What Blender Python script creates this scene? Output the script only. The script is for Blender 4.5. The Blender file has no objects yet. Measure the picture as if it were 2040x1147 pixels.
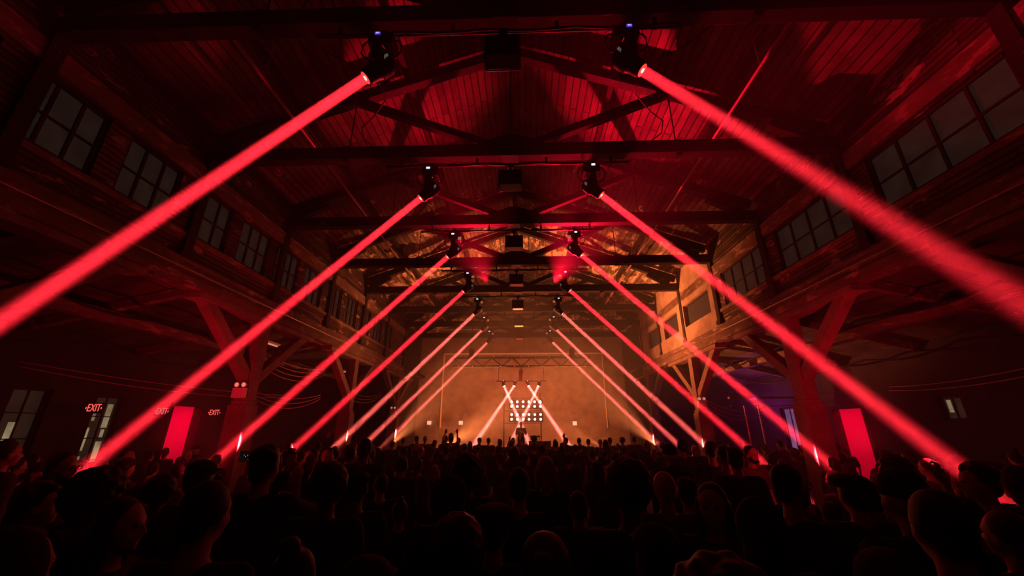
import bpy, math, random
from mathutils import Vector, Matrix, noise
R = math.radians
S = bpy.context.scene
COL = S.collection
rnd = random.Random(7)

# ------------------------------------------------------------------ camera
cam = bpy.data.cameras.new('camera'); camo = bpy.data.objects.new('camera', cam); COL.objects.link(camo)
S.camera = camo
FPX = 773.0
cam.lens = 36 * FPX / 2040; cam.sensor_width = 36; cam.clip_start = .05; cam.clip_end = 200
PITCH, YAW, CAMP = R(19.7), .032, Vector((.25, 0, 2.25))
camo.location = CAMP; camo.rotation_euler = (R(90) + PITCH, 0, YAW)

def ray(px, py):                     # used only to read real positions off the photograph
    a = px - 1020; b = 573.5 - py
    up = b * math.cos(PITCH) + FPX * math.sin(PITCH); fw = FPX * math.cos(PITCH) - b * math.sin(PITCH)
    return Vector((a * math.cos(YAW) - fw * math.sin(YAW), fw * math.cos(YAW) + a * math.sin(YAW), up))
def at_y(px, py, y):
    r = ray(px, py); return CAMP + r * (y / r.y)

# ------------------------------------------------------------------ materials
def mat(name, col, rough=.7, metal=0, emit=None, es=0, spec=.3):
    m = bpy.data.materials.new(name); m.use_nodes = True
    b = m.node_tree.nodes['Principled BSDF']
    b.inputs['Base Color'].default_value = (*col, 1); b.inputs['Roughness'].default_value = rough
    b.inputs['Metallic'].default_value = metal; b.inputs['Specular IOR Level'].default_value = spec
    if emit: b.inputs['Emission Color'].default_value = (*emit, 1); b.inputs['Emission Strength'].default_value = es
    return m
def ramp(nt, fac, stops):
    r = nt.nodes.new('ShaderNodeValToRGB'); e = r.color_ramp.elements
    while len(e) < len(stops): e.new(.5)
    for i, (p, c) in enumerate(stops): e[i].position = p; e[i].color = (*c, 1)
    nt.links.new(fac, r.inputs[0]); return r
def coords(nt, scale=(1, 1, 1), rot=(0, 0, 0)):
    t = nt.nodes.new('ShaderNodeTexCoord'); mp = nt.nodes.new('ShaderNodeMapping')
    mp.inputs['Scale'].default_value = scale; mp.inputs['Rotation'].default_value = rot
    nt.links.new(t.outputs['Object'], mp.inputs[0]); return mp.outputs[0]
def noise_node(nt, vec, scale, detail=6, rough=.6):
    n = nt.nodes.new('ShaderNodeTexNoise'); n.inputs['Scale'].default_value = scale
    n.inputs['Detail'].default_value = detail; n.inputs['Roughness'].default_value = rough
    nt.links.new(vec, n.inputs['Vector']); return n.outputs['Fac']
def mix(nt, a, b, f, mode='MIX'):
    m = nt.nodes.new('ShaderNodeMix'); m.data_type = 'RGBA'; m.blend_type = mode
    for s, v in ((m.inputs[0], f), (m.inputs[6], a), (m.inputs[7], b)):
        if hasattr(v, 'links'): nt.links.new(v, s)
        elif isinstance(v, (int, float)): s.default_value = v
        else: s.default_value = (*v, 1)
    return m.outputs[2]
def bump(nt, h, strength=.4, dist=.02):
    b = nt.nodes.new('ShaderNodeBump'); b.inputs['Strength'].default_value = strength; b.inputs['Distance'].default_value = dist
    nt.links.new(h, b.inputs['Height']); nt.links.new(b.outputs[0], nt.nodes['Principled BSDF'].inputs['Normal'])
def wood(name, c1, c2, scale=(1, 1, 1), paint=None, paint_cut=.5, rough=.75):
    """grained, blotchy timber; paint = a second colour that has flaked off in patches"""
    m = mat(name, c1, rough); nt = m.node_tree; bs = nt.nodes['Principled BSDF']
    v = coords(nt, scale)
    g = noise_node(nt, v, 14, 8, .7); r = ramp(nt, g, [(.3, c1), (.7, c2)])
    out = r.outputs[0]; v2 = coords(nt)
    st = noise_node(nt, v2, 1.7, 5, .6); sr = ramp(nt, st, [(.35, (.45, .45, .45)), (.65, (1, 1, 1))])
    out = mix(nt, out, sr.outputs[0], .8, 'MULTIPLY')
    if paint:
        pn = noise_node(nt, coords(nt, tuple(s * .6 + .3 for s in scale)), 3.2, 9, .68)
        pr = ramp(nt, pn, [(paint_cut - .02, (0, 0, 0)), (paint_cut + .02, (1, 1, 1))])
        out = mix(nt, out, paint, pr.outputs[0])
    nt.links.new(out, bs.inputs['Base Color']); bump(nt, g, .35, .015); return m
def planks(name, c1, c2, width=.15, run='Y', length=3.4, paint=None, cut=.6, far=False):
    """tongued boards running along one axis, drawn by a brick texture: seams and board to board tone"""
    m = mat(name, c1, .8); nt = m.node_tree; bs = nt.nodes['Principled BSDF']
    rot = (0, 0, R(90)) if run == 'Y' else (0, 0, 0)
    if run == 'YZ': rot = (R(90), 0, R(90))
    t = nt.nodes.new('ShaderNodeTexCoord')
    sp = nt.nodes.new('ShaderNodeSeparateXYZ'); nt.links.new(t.outputs['Object'], sp.inputs[0])
    cb = nt.nodes.new('ShaderNodeCombineXYZ'); nt.links.new(sp.outputs[1], cb.inputs[0])
    nt.links.new(sp.outputs[2 if run == 'YZ' else 0], cb.inputs[1])
    if run == 'X': nt.links.new(sp.outputs[0], cb.inputs[0]); nt.links.new(sp.outputs[1], cb.inputs[1])
    if run == 'XZ': nt.links.new(sp.outputs[0], cb.inputs[0]); nt.links.new(sp.outputs[2], cb.inputs[1])
    b = nt.nodes.new('ShaderNodeTexBrick'); nt.links.new(cb.outputs[0], b.inputs['Vector'])
    b.inputs['Scale'].default_value = 1; b.inputs['Brick Width'].default_value = length; b.inputs['Row Height'].default_value = width
    b.inputs['Mortar Size'].default_value = .014; b.inputs['Mortar Smooth'].default_value = .3; b.offset = .37
    b.inputs['Color1'].default_value = (*c1, 1); b.inputs['Color2'].default_value = (*c2, 1); b.inputs['Mortar'].default_value = (.006, .004, .004, 1)
    v = coords(nt, (6, 1, 6) if run[0] == 'Y' else (1, 6, 6)); g = noise_node(nt, v, 4, 7, .7)
    gr = ramp(nt, g, [(.3, (.5, .5, .5)), (.7, (1, 1, 1))]); out = mix(nt, b.outputs['Color'], gr.outputs[0], .8, 'MULTIPLY')
    v2 = coords(nt); st = noise_node(nt, v2, .9, 6, .65); sr = ramp(nt, st, [(.38, (.32, .32, .32)), (.6, (1, 1, 1))])
    out = mix(nt, out, sr.outputs[0], .9, 'MULTIPLY')
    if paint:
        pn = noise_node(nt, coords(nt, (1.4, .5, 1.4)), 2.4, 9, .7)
        if far:      # flaked paint thickened toward the stage to paint in the orange light patches
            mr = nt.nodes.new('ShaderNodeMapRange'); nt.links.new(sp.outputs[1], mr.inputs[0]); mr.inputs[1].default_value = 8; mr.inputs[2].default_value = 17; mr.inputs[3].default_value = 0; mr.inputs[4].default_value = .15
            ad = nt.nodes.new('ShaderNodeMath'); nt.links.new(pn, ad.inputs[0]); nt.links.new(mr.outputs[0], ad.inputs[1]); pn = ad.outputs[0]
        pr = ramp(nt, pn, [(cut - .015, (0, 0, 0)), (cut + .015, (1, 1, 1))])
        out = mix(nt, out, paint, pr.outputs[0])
    nt.links.new(out, bs.inputs['Base Color']); bump(nt, b.outputs['Fac'], .6, -.02); return m

M = {}
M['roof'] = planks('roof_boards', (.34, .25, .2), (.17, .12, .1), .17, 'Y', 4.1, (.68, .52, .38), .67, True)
M['aisle_roof'] = planks('aisle_boards', (.2, .15, .13), (.13, .1, .08), 1.1, 'Y', 1.6)
M['fascia'] = planks('fascia_boards', (.22, .15, .12), (.08, .055, .045), .1, 'YZ', 2.7, (.42, .33, .27), .6)
M['plaster'] = wood('painted_panel', (.5, .4, .32), (.38, .3, .24), (1, 1, 1), (.09, .07, .06), .66)
M['plate'] = wood('plate_board', (.3, .21, .17), (.2, .14, .11), (3, .4, 3), (.44, .35, .28), .56)
M['truss'] = wood('truss_timber', (.035, .027, .024), (.02, .015, .013), (.5, 3, 3), (.16, .11, .09), .64)
M['girder'] = wood('girder_timber', (.26, .18, .15), (.13, .09, .075), (3, .4, 3), (.4, .31, .25), .58)
M['column'] = wood('column_timber', (.32, .22, .18), (.2, .14, .12), (3, 3, .4))
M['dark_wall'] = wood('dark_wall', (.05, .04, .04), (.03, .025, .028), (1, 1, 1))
M['back_wall'] = wood('back_wall', (.3, .24, .2), (.22, .17, .14), (1, 1, .6))
M['floor'] = wood('floor_concrete', (.09, .08, .075), (.05, .045, .04), (1, 1, 1))
M['muntin'] = mat('window_bars', (.03, .025, .025), .6)
M['steel'] = mat('conduit_steel', (.55, .5, .45), .3, .9)
M['pipe'] = mat('sprinkler_pipe', (.45, .3, .28), .4, .5)
M['black'] = mat('black_metal', (.012, .012, .013), .5, .2)
M['blackp'] = mat('black_plastic', (.02, .02, .021), .45)
M['rubber'] = mat('black_cable', (.012, .012, .012), .6)
M['silver'] = mat('silver_tag_glow', (.7, .72, .7), .3, .6, (.6, .65, .6), .1)  # faint emission stands in for the glint on the tag
M['alu'] = mat('aluminium', (.35, .34, .33), .35, .8)
M['white'] = mat('white_plastic', (.75, .7, .66), .5)
M['cable'] = mat('pale_cable', (.5, .42, .36), .5)
M['lens'] = mat('lamp_lens', (.3, .02, .02), .2, 0, (1, .05, .045), 1.6)
M['lens_core'] = mat('lamp_core', (.5, .3, .2), .2, 0, (1, .6, .4), 3)
M['display'] = mat('display_violet', (.05, .03, .2), .3, 0, (.12, .05, .75), .9)
M['digits'] = mat('display_digits', (.8, .8, 1), .3, 0, (.75, .7, 1), 1.3)
M['display_w'] = mat('display_white', (.8, .8, .9), .3, 0, (.85, .9, 1), 1.6)
M['amber_glow'] = mat('amber_glow_plate', (.7, .45, .2), .4, 0, (1, .55, .25), .25)  # small plate with a faint amber emission of its own, no bulb
M['blinder'] = mat('blinder_bulb', (1, .9, .8), .3, 0, (1, .72, .5), 9)
M['exit'] = mat('exit_letters', (.8, .1, .1), .4, 0, (1, .12, .1), 1.3)
M['redpanel'] = mat('red_lit_paint', (.75, .7, .68), .7)
M['stage'] = mat('stage_black', (.03, .025, .025), .6)
M['outline'] = mat('pale_batten', (.75, .62, .45), .5)
M['lampbox_glint'] = mat('lit_box_and_glint', (.9, .7, .6), .4, 0, (1, .5, .35), .9)
M['tube'] = mat('fluorescent_tube', (.9, .8, .7), .4, 0, (1, .42, .3), .55)

def pane_mat(name, c, e, grime=.5):
    m = mat(name, (.03, .027, .024), .5, 0, c, e); nt = m.node_tree
    n = noise_node(nt, coords(nt), 2.2, 5, .6); r = ramp(nt, n, [(.3, tuple(x * (1 - grime) for x in c)), (.7, c)])
    nt.links.new(r.outputs[0], nt.nodes['Principled BSDF'].inputs['Emission Color']); return m
M['pane'] = pane_mat('frosted_pane', (.95, .62, .45), .014)
M['pane_far'] = pane_mat('street_glow_pane', (.6, .42, .25), .03)
M['pane_lit'] = pane_mat('street_lit_pane', (1, .75, .4), .42, .7)
M['pane_violet'] = pane_mat('violet_lit_pane', (.75, .35, .85), .28)

# people
def cloth(name, c, r=.9): return mat(name, c, r, spec=.15)
M['skin'] = mat('skin_light', (.5, .31, .24), .55); M['skin2'] = mat('skin_tan', (.33, .19, .13), .55); M['skin3'] = mat('skin_dark', (.13, .075, .055), .5)
SKINS = ['skin', 'skin', 'skin2', 'skin3']
M['hair_dark'] = mat('hair_dark', (.012, .009, .008), .6); M['hair_brown'] = mat('hair_brown', (.04, .025, .018), .6); M['hair_blond'] = mat('hair_blond', (.3, .2, .1), .55)
for n, c in dict(black=(.012, .012, .013), charcoal=(.03, .03, .032), navy=(.015, .02, .04), maroon=(.06, .015, .018), grey=(.09, .09, .09), white=(.5, .48, .46), olive=(.05, .05, .03)).items():
    M['c_' + n] = cloth('cloth_' + n, c)
M['denim'] = cloth('denim', (.03, .04, .07)); M['shoe'] = cloth('shoe', (.02, .02, .02), .6)
M['display_dark'] = mat('phone_screen', (.01, .01, .012), .2, 0, (.03, .02, .02), .15); M['phone_amber'] = mat('phone_picture', (.5, .4, .2), .3, 0, (1, .7, .25), 1.2)
M['eye'] = mat('eye', (.03, .02, .02), .2)

# ------------------------------------------------------------------ mesh helpers
class MB:
    def __init__(s): s.v = []; s.f = []; s.mi = []; s.m = 0; s.sm = []
    def add(s, vs, fs, smooth=False):
        n = len(s.v); s.v += [tuple(v) for v in vs]
        for f in fs: s.f.append(tuple(i + n for i in f)); s.mi.append(s.m); s.sm.append(smooth)
        return s
    def box(s, c, d, rot=None):
        c = Vector(c); h = [x / 2 for x in d]
        vs = [Vector((x, y, z)) for x in (-h[0], h[0]) for y in (-h[1], h[1]) for z in (-h[2], h[2])]
        if rot is not None: vs = [rot @ v for v in vs]
        return s.add([v + c for v in vs], [(0, 1, 3, 2), (4, 6, 7, 5), (0, 4, 5, 1), (2, 3, 7, 6), (0, 2, 6, 4), (1, 5, 7, 3)])
    def ab(s, a, b): return s.box([(x + y) / 2 for x, y in zip(a, b)], [abs(y - x) for x, y in zip(a, b)])
    def bar(s, p, q, w, h, up=(0, 0, 1)):
        p = Vector(p); q = Vector(q); d = (q - p); L = d.length; d.normalize(); u = Vector(up)
        x = d.cross(u); x = x.normalized() if x.length > 1e-4 else Vector((1, 0, 0)); z = x.cross(d).normalized()
        return s.box((p + q) / 2, (w, L, h), Matrix((x, d, z)).transposed())
    def tube(s, p, q, r, r2=None, n=12, caps=True):
        p = Vector(p); q = Vector(q); r2 = r if r2 is None else r2; d = (q - p).normalized()
        x = d.orthogonal().normalized(); y = d.cross(x)
        vs = []
        for c, rr in ((p, r), (q, r2)):
            vs += [c + (x * math.cos(2 * math.pi * i / n) + y * math.sin(2 * math.pi * i / n)) * rr for i in range(n)]
        s.add(vs, [(i, (i + 1) % n, n + (i + 1) % n, n + i) for i in range(n)], True)
        if caps: s.add(vs, [tuple(range(n - 1, -1, -1)), tuple(range(n, 2 * n))])
        return s
    def path(s, pts, r, n=6):
        pts = [Vector(p) for p in pts]; vs = []; fs = []
        for k, p in enumerate(pts):
            d = (pts[min(k + 1, len(pts) - 1)] - pts[max(k - 1, 0)]).normalized(); x = d.cross(Vector((.01, .02, 1))).normalized(); y = d.cross(x)
            vs += [p + (x * math.cos(2 * math.pi * i / n) + y * math.sin(2 * math.pi * i / n)) * r for i in range(n)]
            if k: fs += [((k - 1) * n + i, (k - 1) * n + (i + 1) % n, k * n + (i + 1) % n, k * n + i) for i in range(n)]
        fs += [tuple(range(n - 1, -1, -1)), tuple(range(len(vs) - n, len(vs)))]
        return s.add(vs, fs, True)
    def ell(s, c, r, n=14, m=9, rot=None, jit=0, seed=0):
        c = Vector(c); r = (r, r, r) if isinstance(r, (int, float)) else r; vs = []; fs = []
        for j in range(m + 1):
            t = math.pi * j / m
            for i in range(n):
                a = 2 * math.pi * i / n; v = Vector((r[0] * math.sin(t) * math.cos(a), r[1] * math.sin(t) * math.sin(a), r[2] * math.cos(t)))
                if jit: v *= 1 + jit * noise.noise(v * 22 + Vector((seed, 0, 0)))
                if rot is not None: v = rot @ v
                vs.append(c + v)
        for j in range(m):
            for i in range(n): fs.append((j * n + i, (j + 1) * n + i, (j + 1) * n + (i + 1) % n, j * n + (i + 1) % n))
        return s.add(vs, fs, True)
    def cap(s, p, q, r1, r2=None):
        r2 = r1 if r2 is None else r2; s.tube(p, q, r1, r2, 14); s.ell(p, r1); return s.ell(q, r2)
    def lathe(s, prof, c, axis, n=20):
        c = Vector(c); d = Vector(axis).normalized(); x = d.orthogonal().normalized(); y = d.cross(x); vs = []
        for (r, h) in prof: vs += [c + d * h + (x * math.cos(2 * math.pi * i / n) + y * math.sin(2 * math.pi * i / n)) * r for i in range(n)]
        k = len(prof)
        s.add(vs, [(j * n + i, j * n + (i + 1) % n, (j + 1) * n + (i + 1) % n, (j + 1) * n + i) for j in range(k - 1) for i in range(n)], True)
        return s.add(vs, [tuple(range(n - 1, -1, -1)), tuple(range((k - 1) * n, k * n))])
    def prism(s, poly, a, b, axis='y'):
        n = len(poly)
        f = {'y': lambda p, t: (p[0], t, p[1]), 'x': lambda p, t: (t, p[0], p[1]), 'z': lambda p, t: (p[0], p[1], t)}[axis]
        vs = [f(p, a) for p in poly] + [f(p, b) for p in poly]
        return s.add(vs, [tuple(range(n)), tuple(range(2 * n - 1, n - 1, -1))] + [(i, n + i, n + (i + 1) % n, (i + 1) % n) for i in range(n)])
    def mesh(s, name, mats):
        me = bpy.data.meshes.new(name); me.from_pydata(s.v, [], s.f)
        for m in (mats if isinstance(mats, (list, tuple)) else [mats]): me.materials.append(M[m] if isinstance(m, str) else m)
        me.polygons.foreach_set('material_index', s.mi); me.polygons.foreach_set('use_smooth', s.sm); me.update(); return me
    def build(s, name, mats, parent=None, bev=0):
        o = bpy.data.objects.new(name, s.mesh(name, mats)); COL.objects.link(o); o.parent = parent
        if bev:
            b = o.modifiers.new('b', 'BEVEL'); b.width = bev; b.segments = 2; b.limit_method = 'ANGLE'
        return o
    def remesh(s, name, mats, vox, smooth=3, parent=None):
        tmp = bpy.data.objects.new('t', s.mesh('t', mats)); COL.objects.link(tmp)
        m = tmp.modifiers.new('r', 'REMESH'); m.mode = 'VOXEL'; m.voxel_size = vox; m.use_smooth_shade = True
        if smooth: k = tmp.modifiers.new('s', 'SMOOTH'); k.factor = .5; k.iterations = smooth
        dg = bpy.context.evaluated_depsgraph_get(); dg.update()
        me = bpy.data.meshes.new_from_object(tmp.evaluated_get(dg)); me.name = name
        old = tmp.data; bpy.data.objects.remove(tmp); bpy.data.meshes.remove(old)
        me.materials.clear()
        for mm in (mats if isinstance(mats, (list, tuple)) else [mats]): me.materials.append(M[mm])
        me.polygons.foreach_set('material_index', [0] * len(me.polygons))
        o = bpy.data.objects.new(name, me); COL.objects.link(o); o.parent = parent; return o

def thing(name, label, cat, loc=(0, 0, 0), rz=0, group=None):
    o = bpy.data.objects.new(name, None); COL.objects.link(o); o.empty_display_size = .1
    o.location = loc; o.rotation_euler = (0, 0, rz); o['label'] = label; o['category'] = cat
    if group: o['group'] = group
    return o
def tag(o, label, cat, group=None):
    o['label'] = label; o['category'] = cat
    if group: o['group'] = group
    return o
def struct(o, label=None):
    o['kind'] = 'structure'
    if label: o['label'] = label
    return o
def copy_tree(root, label=None):
    c = root.copy(); COL.objects.link(c)
    if label: c['label'] = label
    for ch in root.children:
        d = ch.copy(); COL.objects.link(d); d.parent = c
        for g in ch.children:
            e = g.copy(); COL.objects.link(e); e.parent = d
    return c
def text_mesh(txt, size, mt, name, parent, loc, rot, extr=.003, sx=1):
    cu = bpy.data.curves.new('t', 'FONT'); cu.body = txt; cu.size = size; cu.extrude = extr; cu.align_x = 'CENTER'; cu.align_y = 'CENTER'; cu.resolution_u = 3
    t = bpy.data.objects.new('t', cu); COL.objects.link(t); dg = bpy.context.evaluated_depsgraph_get(); dg.update()
    me = bpy.data.meshes.new_from_object(t.evaluated_get(dg)); bpy.data.objects.remove(t)
    me.materials.clear(); me.materials.append(M[mt]); me.name = name
    o = bpy.data.objects.new(name, me); COL.objects.link(o); o.parent = parent; o.location = loc; o.rotation_euler = rot; o.scale = (sx, 1, 1); return o
def light(kind, name, loc, energy, color, direction=None, parent=None, **kw):
    L = bpy.data.lights.new(name, kind); L.energy = energy; L.color = color
    for k, v in kw.items(): setattr(L, k, v)
    o = bpy.data.objects.new(name, L); COL.objects.link(o); o.location = loc; o.parent = parent
    if direction is not None: o.rotation_euler = Vector(direction).to_track_quat('-Z', 'Y').to_euler()
    return o

# ------------------------------------------------------------------ the hall
TR = [3.9 + 2.9 * i for i in range(8)]
LX, RX = -6.5, 6.75                    # inner faces of the two clerestory walls
Y0, Y1 = -2.6, 27.0                    # hall ends
AX = 11.0                              # outer aisle walls
# floor and roof
struct(MB().ab((-AX - .3, Y0 - .2, -.2), (AX + .3, Y1 + .4, 0)).build('floor', 'floor'), 'dark floor of the hall')
def roof_z(x): return 10.86 - .377 * abs(x)
rf = MB()
for s in (-1, 1):
    rf.prism([(0, roof_z(0)), (s * 7.2, roof_z(7.2)), (s * 7.2, roof_z(7.2) + .12), (0, roof_z(0) + .12)], Y0, Y1 + .2)
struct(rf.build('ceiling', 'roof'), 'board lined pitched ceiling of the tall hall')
# outer walls with windows and doorways cut in
def wall_with_holes(name, x0, x1, holes, zt, m, ya=Y0, yb=Y1):
    b = MB(); ys = sorted({ya, yb} | {h[0] for h in holes} | {h[1] for h in holes})
    for a, c in zip(ys, ys[1:]):
        hs = sorted([h for h in holes if h[0] <= a + 1e-5 and h[1] >= c - 1e-5], key=lambda h: h[2]); z = zt[0]
        for h in hs:
            if h[2] > z: b.ab((x0, a, z), (x1, c, h[2]))
            z = h[3]
        if z < zt[1]: b.ab((x0, a, z), (x1, c, zt[1]))
    return struct(b.build(name, m))
LWIN = [(8.45, 9.2, .9, 3.1), (10.25, 10.98, .9, 3.05)]
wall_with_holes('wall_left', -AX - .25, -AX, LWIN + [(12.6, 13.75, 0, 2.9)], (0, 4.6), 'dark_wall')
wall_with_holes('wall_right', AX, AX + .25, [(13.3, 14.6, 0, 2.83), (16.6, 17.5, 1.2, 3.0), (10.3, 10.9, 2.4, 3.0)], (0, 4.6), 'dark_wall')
struct(MB().ab((-AX - .25, Y1, 0), (AX + .25, Y1 + .2, 8.6)).prism([(-7.2, 8.5), (7.2, 8.5), (0, 10.98)], Y1, Y1 + .2).build('wall_back', 'back_wall'), 'back wall behind the stage')
struct(MB().ab((-AX - .25, Y0 - .2, 0), (AX + .25, Y0, 8.6)).prism([(-7.2, 8.5), (7.2, 8.5), (0, 10.98)], Y0 - .2, Y0).build('wall_front', 'dark_wall'))
# end stub walls between nave wall and aisles near the stage
for s, nm in ((-1, 'wall_left_stage'), (1, 'wall_right_stage')):
    x = s * 7.1; struct(MB().ab((x - .1, 21.6, 0), (x + .1, Y1, 8.3)).build(nm, 'dark_wall'))
# aisle roofs
for s, nm in ((-1, 'ceiling_left_aisle'), (1, 'ceiling_right_aisle')):
    xi = LX - .1 if s < 0 else RX + .1
    struct(MB().prism([(xi, 5.42), (s * (AX + .25), 4.35), (s * (AX + .25), 4.5), (xi, 5.55)], Y0, Y1).build(nm, 'aisle_roof'), 'low sloping ceiling of the side aisle')
# clerestory walls
def clerestory(side):
    s = -1 if side == 'left' else 1; xi = LX if s < 0 else RX; xo = xi + s * .16
    if s < 0: wins = [(1.43 * k + 4.35 - .54 - 2.86, 1.43 * k + 4.35 + .54 - 2.86, 5.92, 7.04) for k in range(-1, 13)]
    else: wins = [(4.1 + 2.9 * k - .05, 4.1 + 2.9 * k + 2.25, 5.92, 7.04) for k in range(-2, 3)]
    big = [] if s < 0 else [(13.05, 15.3, 5.98, 6.85), (16.0, 17.7, 5.98, 6.85), (18.2, 20.1, 5.98, 6.85)]
    yb = 21.6
    zt = (5.4, 8.35); b = wall_with_holes('wall_upper_' + side, xi, xo, wins, zt, 'fascia', Y0, yb if s < 0 else 12.55)
    if s > 0:
        c = wall_with_holes('wall_upper_right_panel', xi - .06, xo, big, (5.4, 8.35), 'plaster', 12.55, yb); c['label'] = 'pale flaking panelled stretch of the right upper wall near the stage'
    n = [0]
    for w in wins + big:
        n[0] += 1
        if w[1] < .5: continue
        cols = (3 if s < 0 else 4) if w in wins else 1; wd = w[1] - w[0]; xg = xi + s * .07
        r = thing('window_%d' % (n[0] + (0 if s < 0 else 20)), '', 'window', (xg, (w[0] + w[1]) / 2, (w[2] + w[3]) / 2)); del r['category']; r['kind'] = 'structure'; r['label'] = 'high window in the %s upper wall' % side
        hw, hh = wd / 2, (w[3] - w[2]) / 2; f = MB()
        for a in (-hw + .03, hw - .03): f.box((0, a, 0), (.06, .06, 2 * hh))
        for a in (-hh + .03, hh - .03): f.box((0, 0, a), (.06, 2 * hw, .06))
        if w in wins:
            for k in range(1, cols): f.box((0, -hw + wd * k / cols, 0), (.045, .045, 2 * hh))
            f.box((0, 0, -.03), (.04, 2 * hw, .03))
        f.build('window_frame', 'muntin', r)
        MB().box((s * .02, 0, 0), (.01, 2 * hw, 2 * hh)).build('pane', 'pane' if w in wins else 'pane_far', r)
    # plate board along the eave, sill board, girder, conduit
    a, c = Y0, yb
    struct(MB().ab((xi - s * .06, a, 7.08), (xi, c, 7.42)).build('trim_%d' % (1 if s < 0 else 11), 'plate'), 'flat plate board along the top of the upper windows')
    struct(MB().ab((xi - s * .05, a, 5.8), (xi, c, 5.9)).build('trim_%d' % (2 if s < 0 else 12), 'plate'), 'sill board under the upper windows')
    g = MB(); rr = random.Random(4 + s)
    for k in range(3): g.ab((xi - s * (.1 - .03 * k), a, 4.92 + .17 * k), (xi + s * .3, c, 4.92 + .17 * (k + 1) - .012))
    for k in range(18):       # splintered lower laths under the girder
        y = -1 + k * 1.24 + rr.uniform(-.3, .3); g.box((xi + s * rr.uniform(-.02, .2), y, 4.9), (rr.uniform(.05, .12), rr.uniform(.5, 1.3), rr.uniform(.02, .05)), Matrix.Rotation(rr.uniform(-.03, .03), 3, 'X'))
    struct(g.build('trim_%d' % (3 if s < 0 else 13), 'girder'), 'long timber girder carrying the upper wall')
    # pilasters at each truss
    for k, y in enumerate(TR):
        if y > yb: continue
        st = MB().ab((xi - s * .09, y - .1, 5.42), (xi + s * .02, y + .1, 7.6)); st.ab((xi - s * .12, y - .13, 5.42), (xi, y + .13, 5.56))
        struct(st.build('trim_%d' % ((20 if s < 0 else 40) + k), 'truss'), 'upright post on the %s upper wall under a roof truss' % side)
    c2 = MB().tube((xi - s * .15, Y0 + .1, 5.17), (xi - s * .15, yb - .3, 5.17), .017, n=8)
    for k in range(12): c2.box((xi - s * .13, -1 + k * 1.9, 5.17), (.05, .03, .05))
    tag(c2.build('conduit', 'steel'), 'thin shiny steel conduit running along the %s timber girder' % side, 'pipe')
for sd in ('left', 'right'): clerestory(sd)

# columns with pairs of curved-look braces
def column(side, y, where):
    s = -1 if side == 'left' else 1; x = (LX if s < 0 else RX) + s * .14
    t = thing('timber_column', 'thick timber column with two slanting braces, %s' % where, 'column', (x, y, 0), 0)
    MB().ab((-.17, -.17, 0), (.17, .17, 4.9)).build('post', 'column', t, .012)
    MB().ab((-.24, -.22, 0), (.24, .22, 2.75)).ab((-.2, -.19, 2.75), (.2, .19, 2.85)).build('cladding', 'column', t, .01)
    for d in (-1, 1):
        MB().bar((0, d * 2.05, 4.93), (0, d * .12, 3.35), .24, .24, (1, 0, 0)).build('brace', 'column', t, .012)
    MB().ab((-.2, -2.3, 4.78), (.2, 2.3, 4.915)).build('bolster', 'column', t, .01)
    return t
for s, sd in ((-1, 'left'), (1, 'right')):
    for y, w in zip((3.9, 9.7, 15.5, 21.2), ('nearest on the %s', 'second along the %s, red lit and beside the aisle doorway', 'third along the %s', 'last on the %s before the stage')):
        column(sd, y, w % (sd + ' side of the hall'))

# aisle joists and purlins
for s, sd in ((-1, 'left'), (1, 'right')):
    xi = LX if s < 0 else RX
    tag(MB().ab((s * 8.75, Y0 + .02, 4.42), (s * 9.02, Y1 - .02, 4.645)).build('purlin', 'girder'), 'long timber purlin under the %s aisle ceiling' % sd, 'beam')
    for k, y in enumerate([5.1, 8.0, 10.9, 13.8, 16.7, 19.6]):
        b = MB().bar((xi + s * .4, y, 5.22), (s * (AX - .02), y, 4.28), .14, .2)
        tag(b.build('aisle_joist', 'girder'), 'slanting joist under the %s aisle ceiling' % sd, 'beam', '%s aisle joists' % sd)
    for k, x in enumerate((7.9, 10.0)):
        pts = [(s * (x + .1 * math.sin(y * 1.3)), y, 4.55 - (x - 7.9) * .22 - .18 * abs(math.sin(y * math.pi / 2.9))) for y in [1 + .3 * i for i in range(70)]]
        tag(MB().path(pts, .028, 6).build('hanging_cable', 'rubber'), 'black cable looping under the %s aisle ceiling, %s' % (sd, 'near the columns' if k == 0 else 'near the outer wall'), 'cable')

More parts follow.
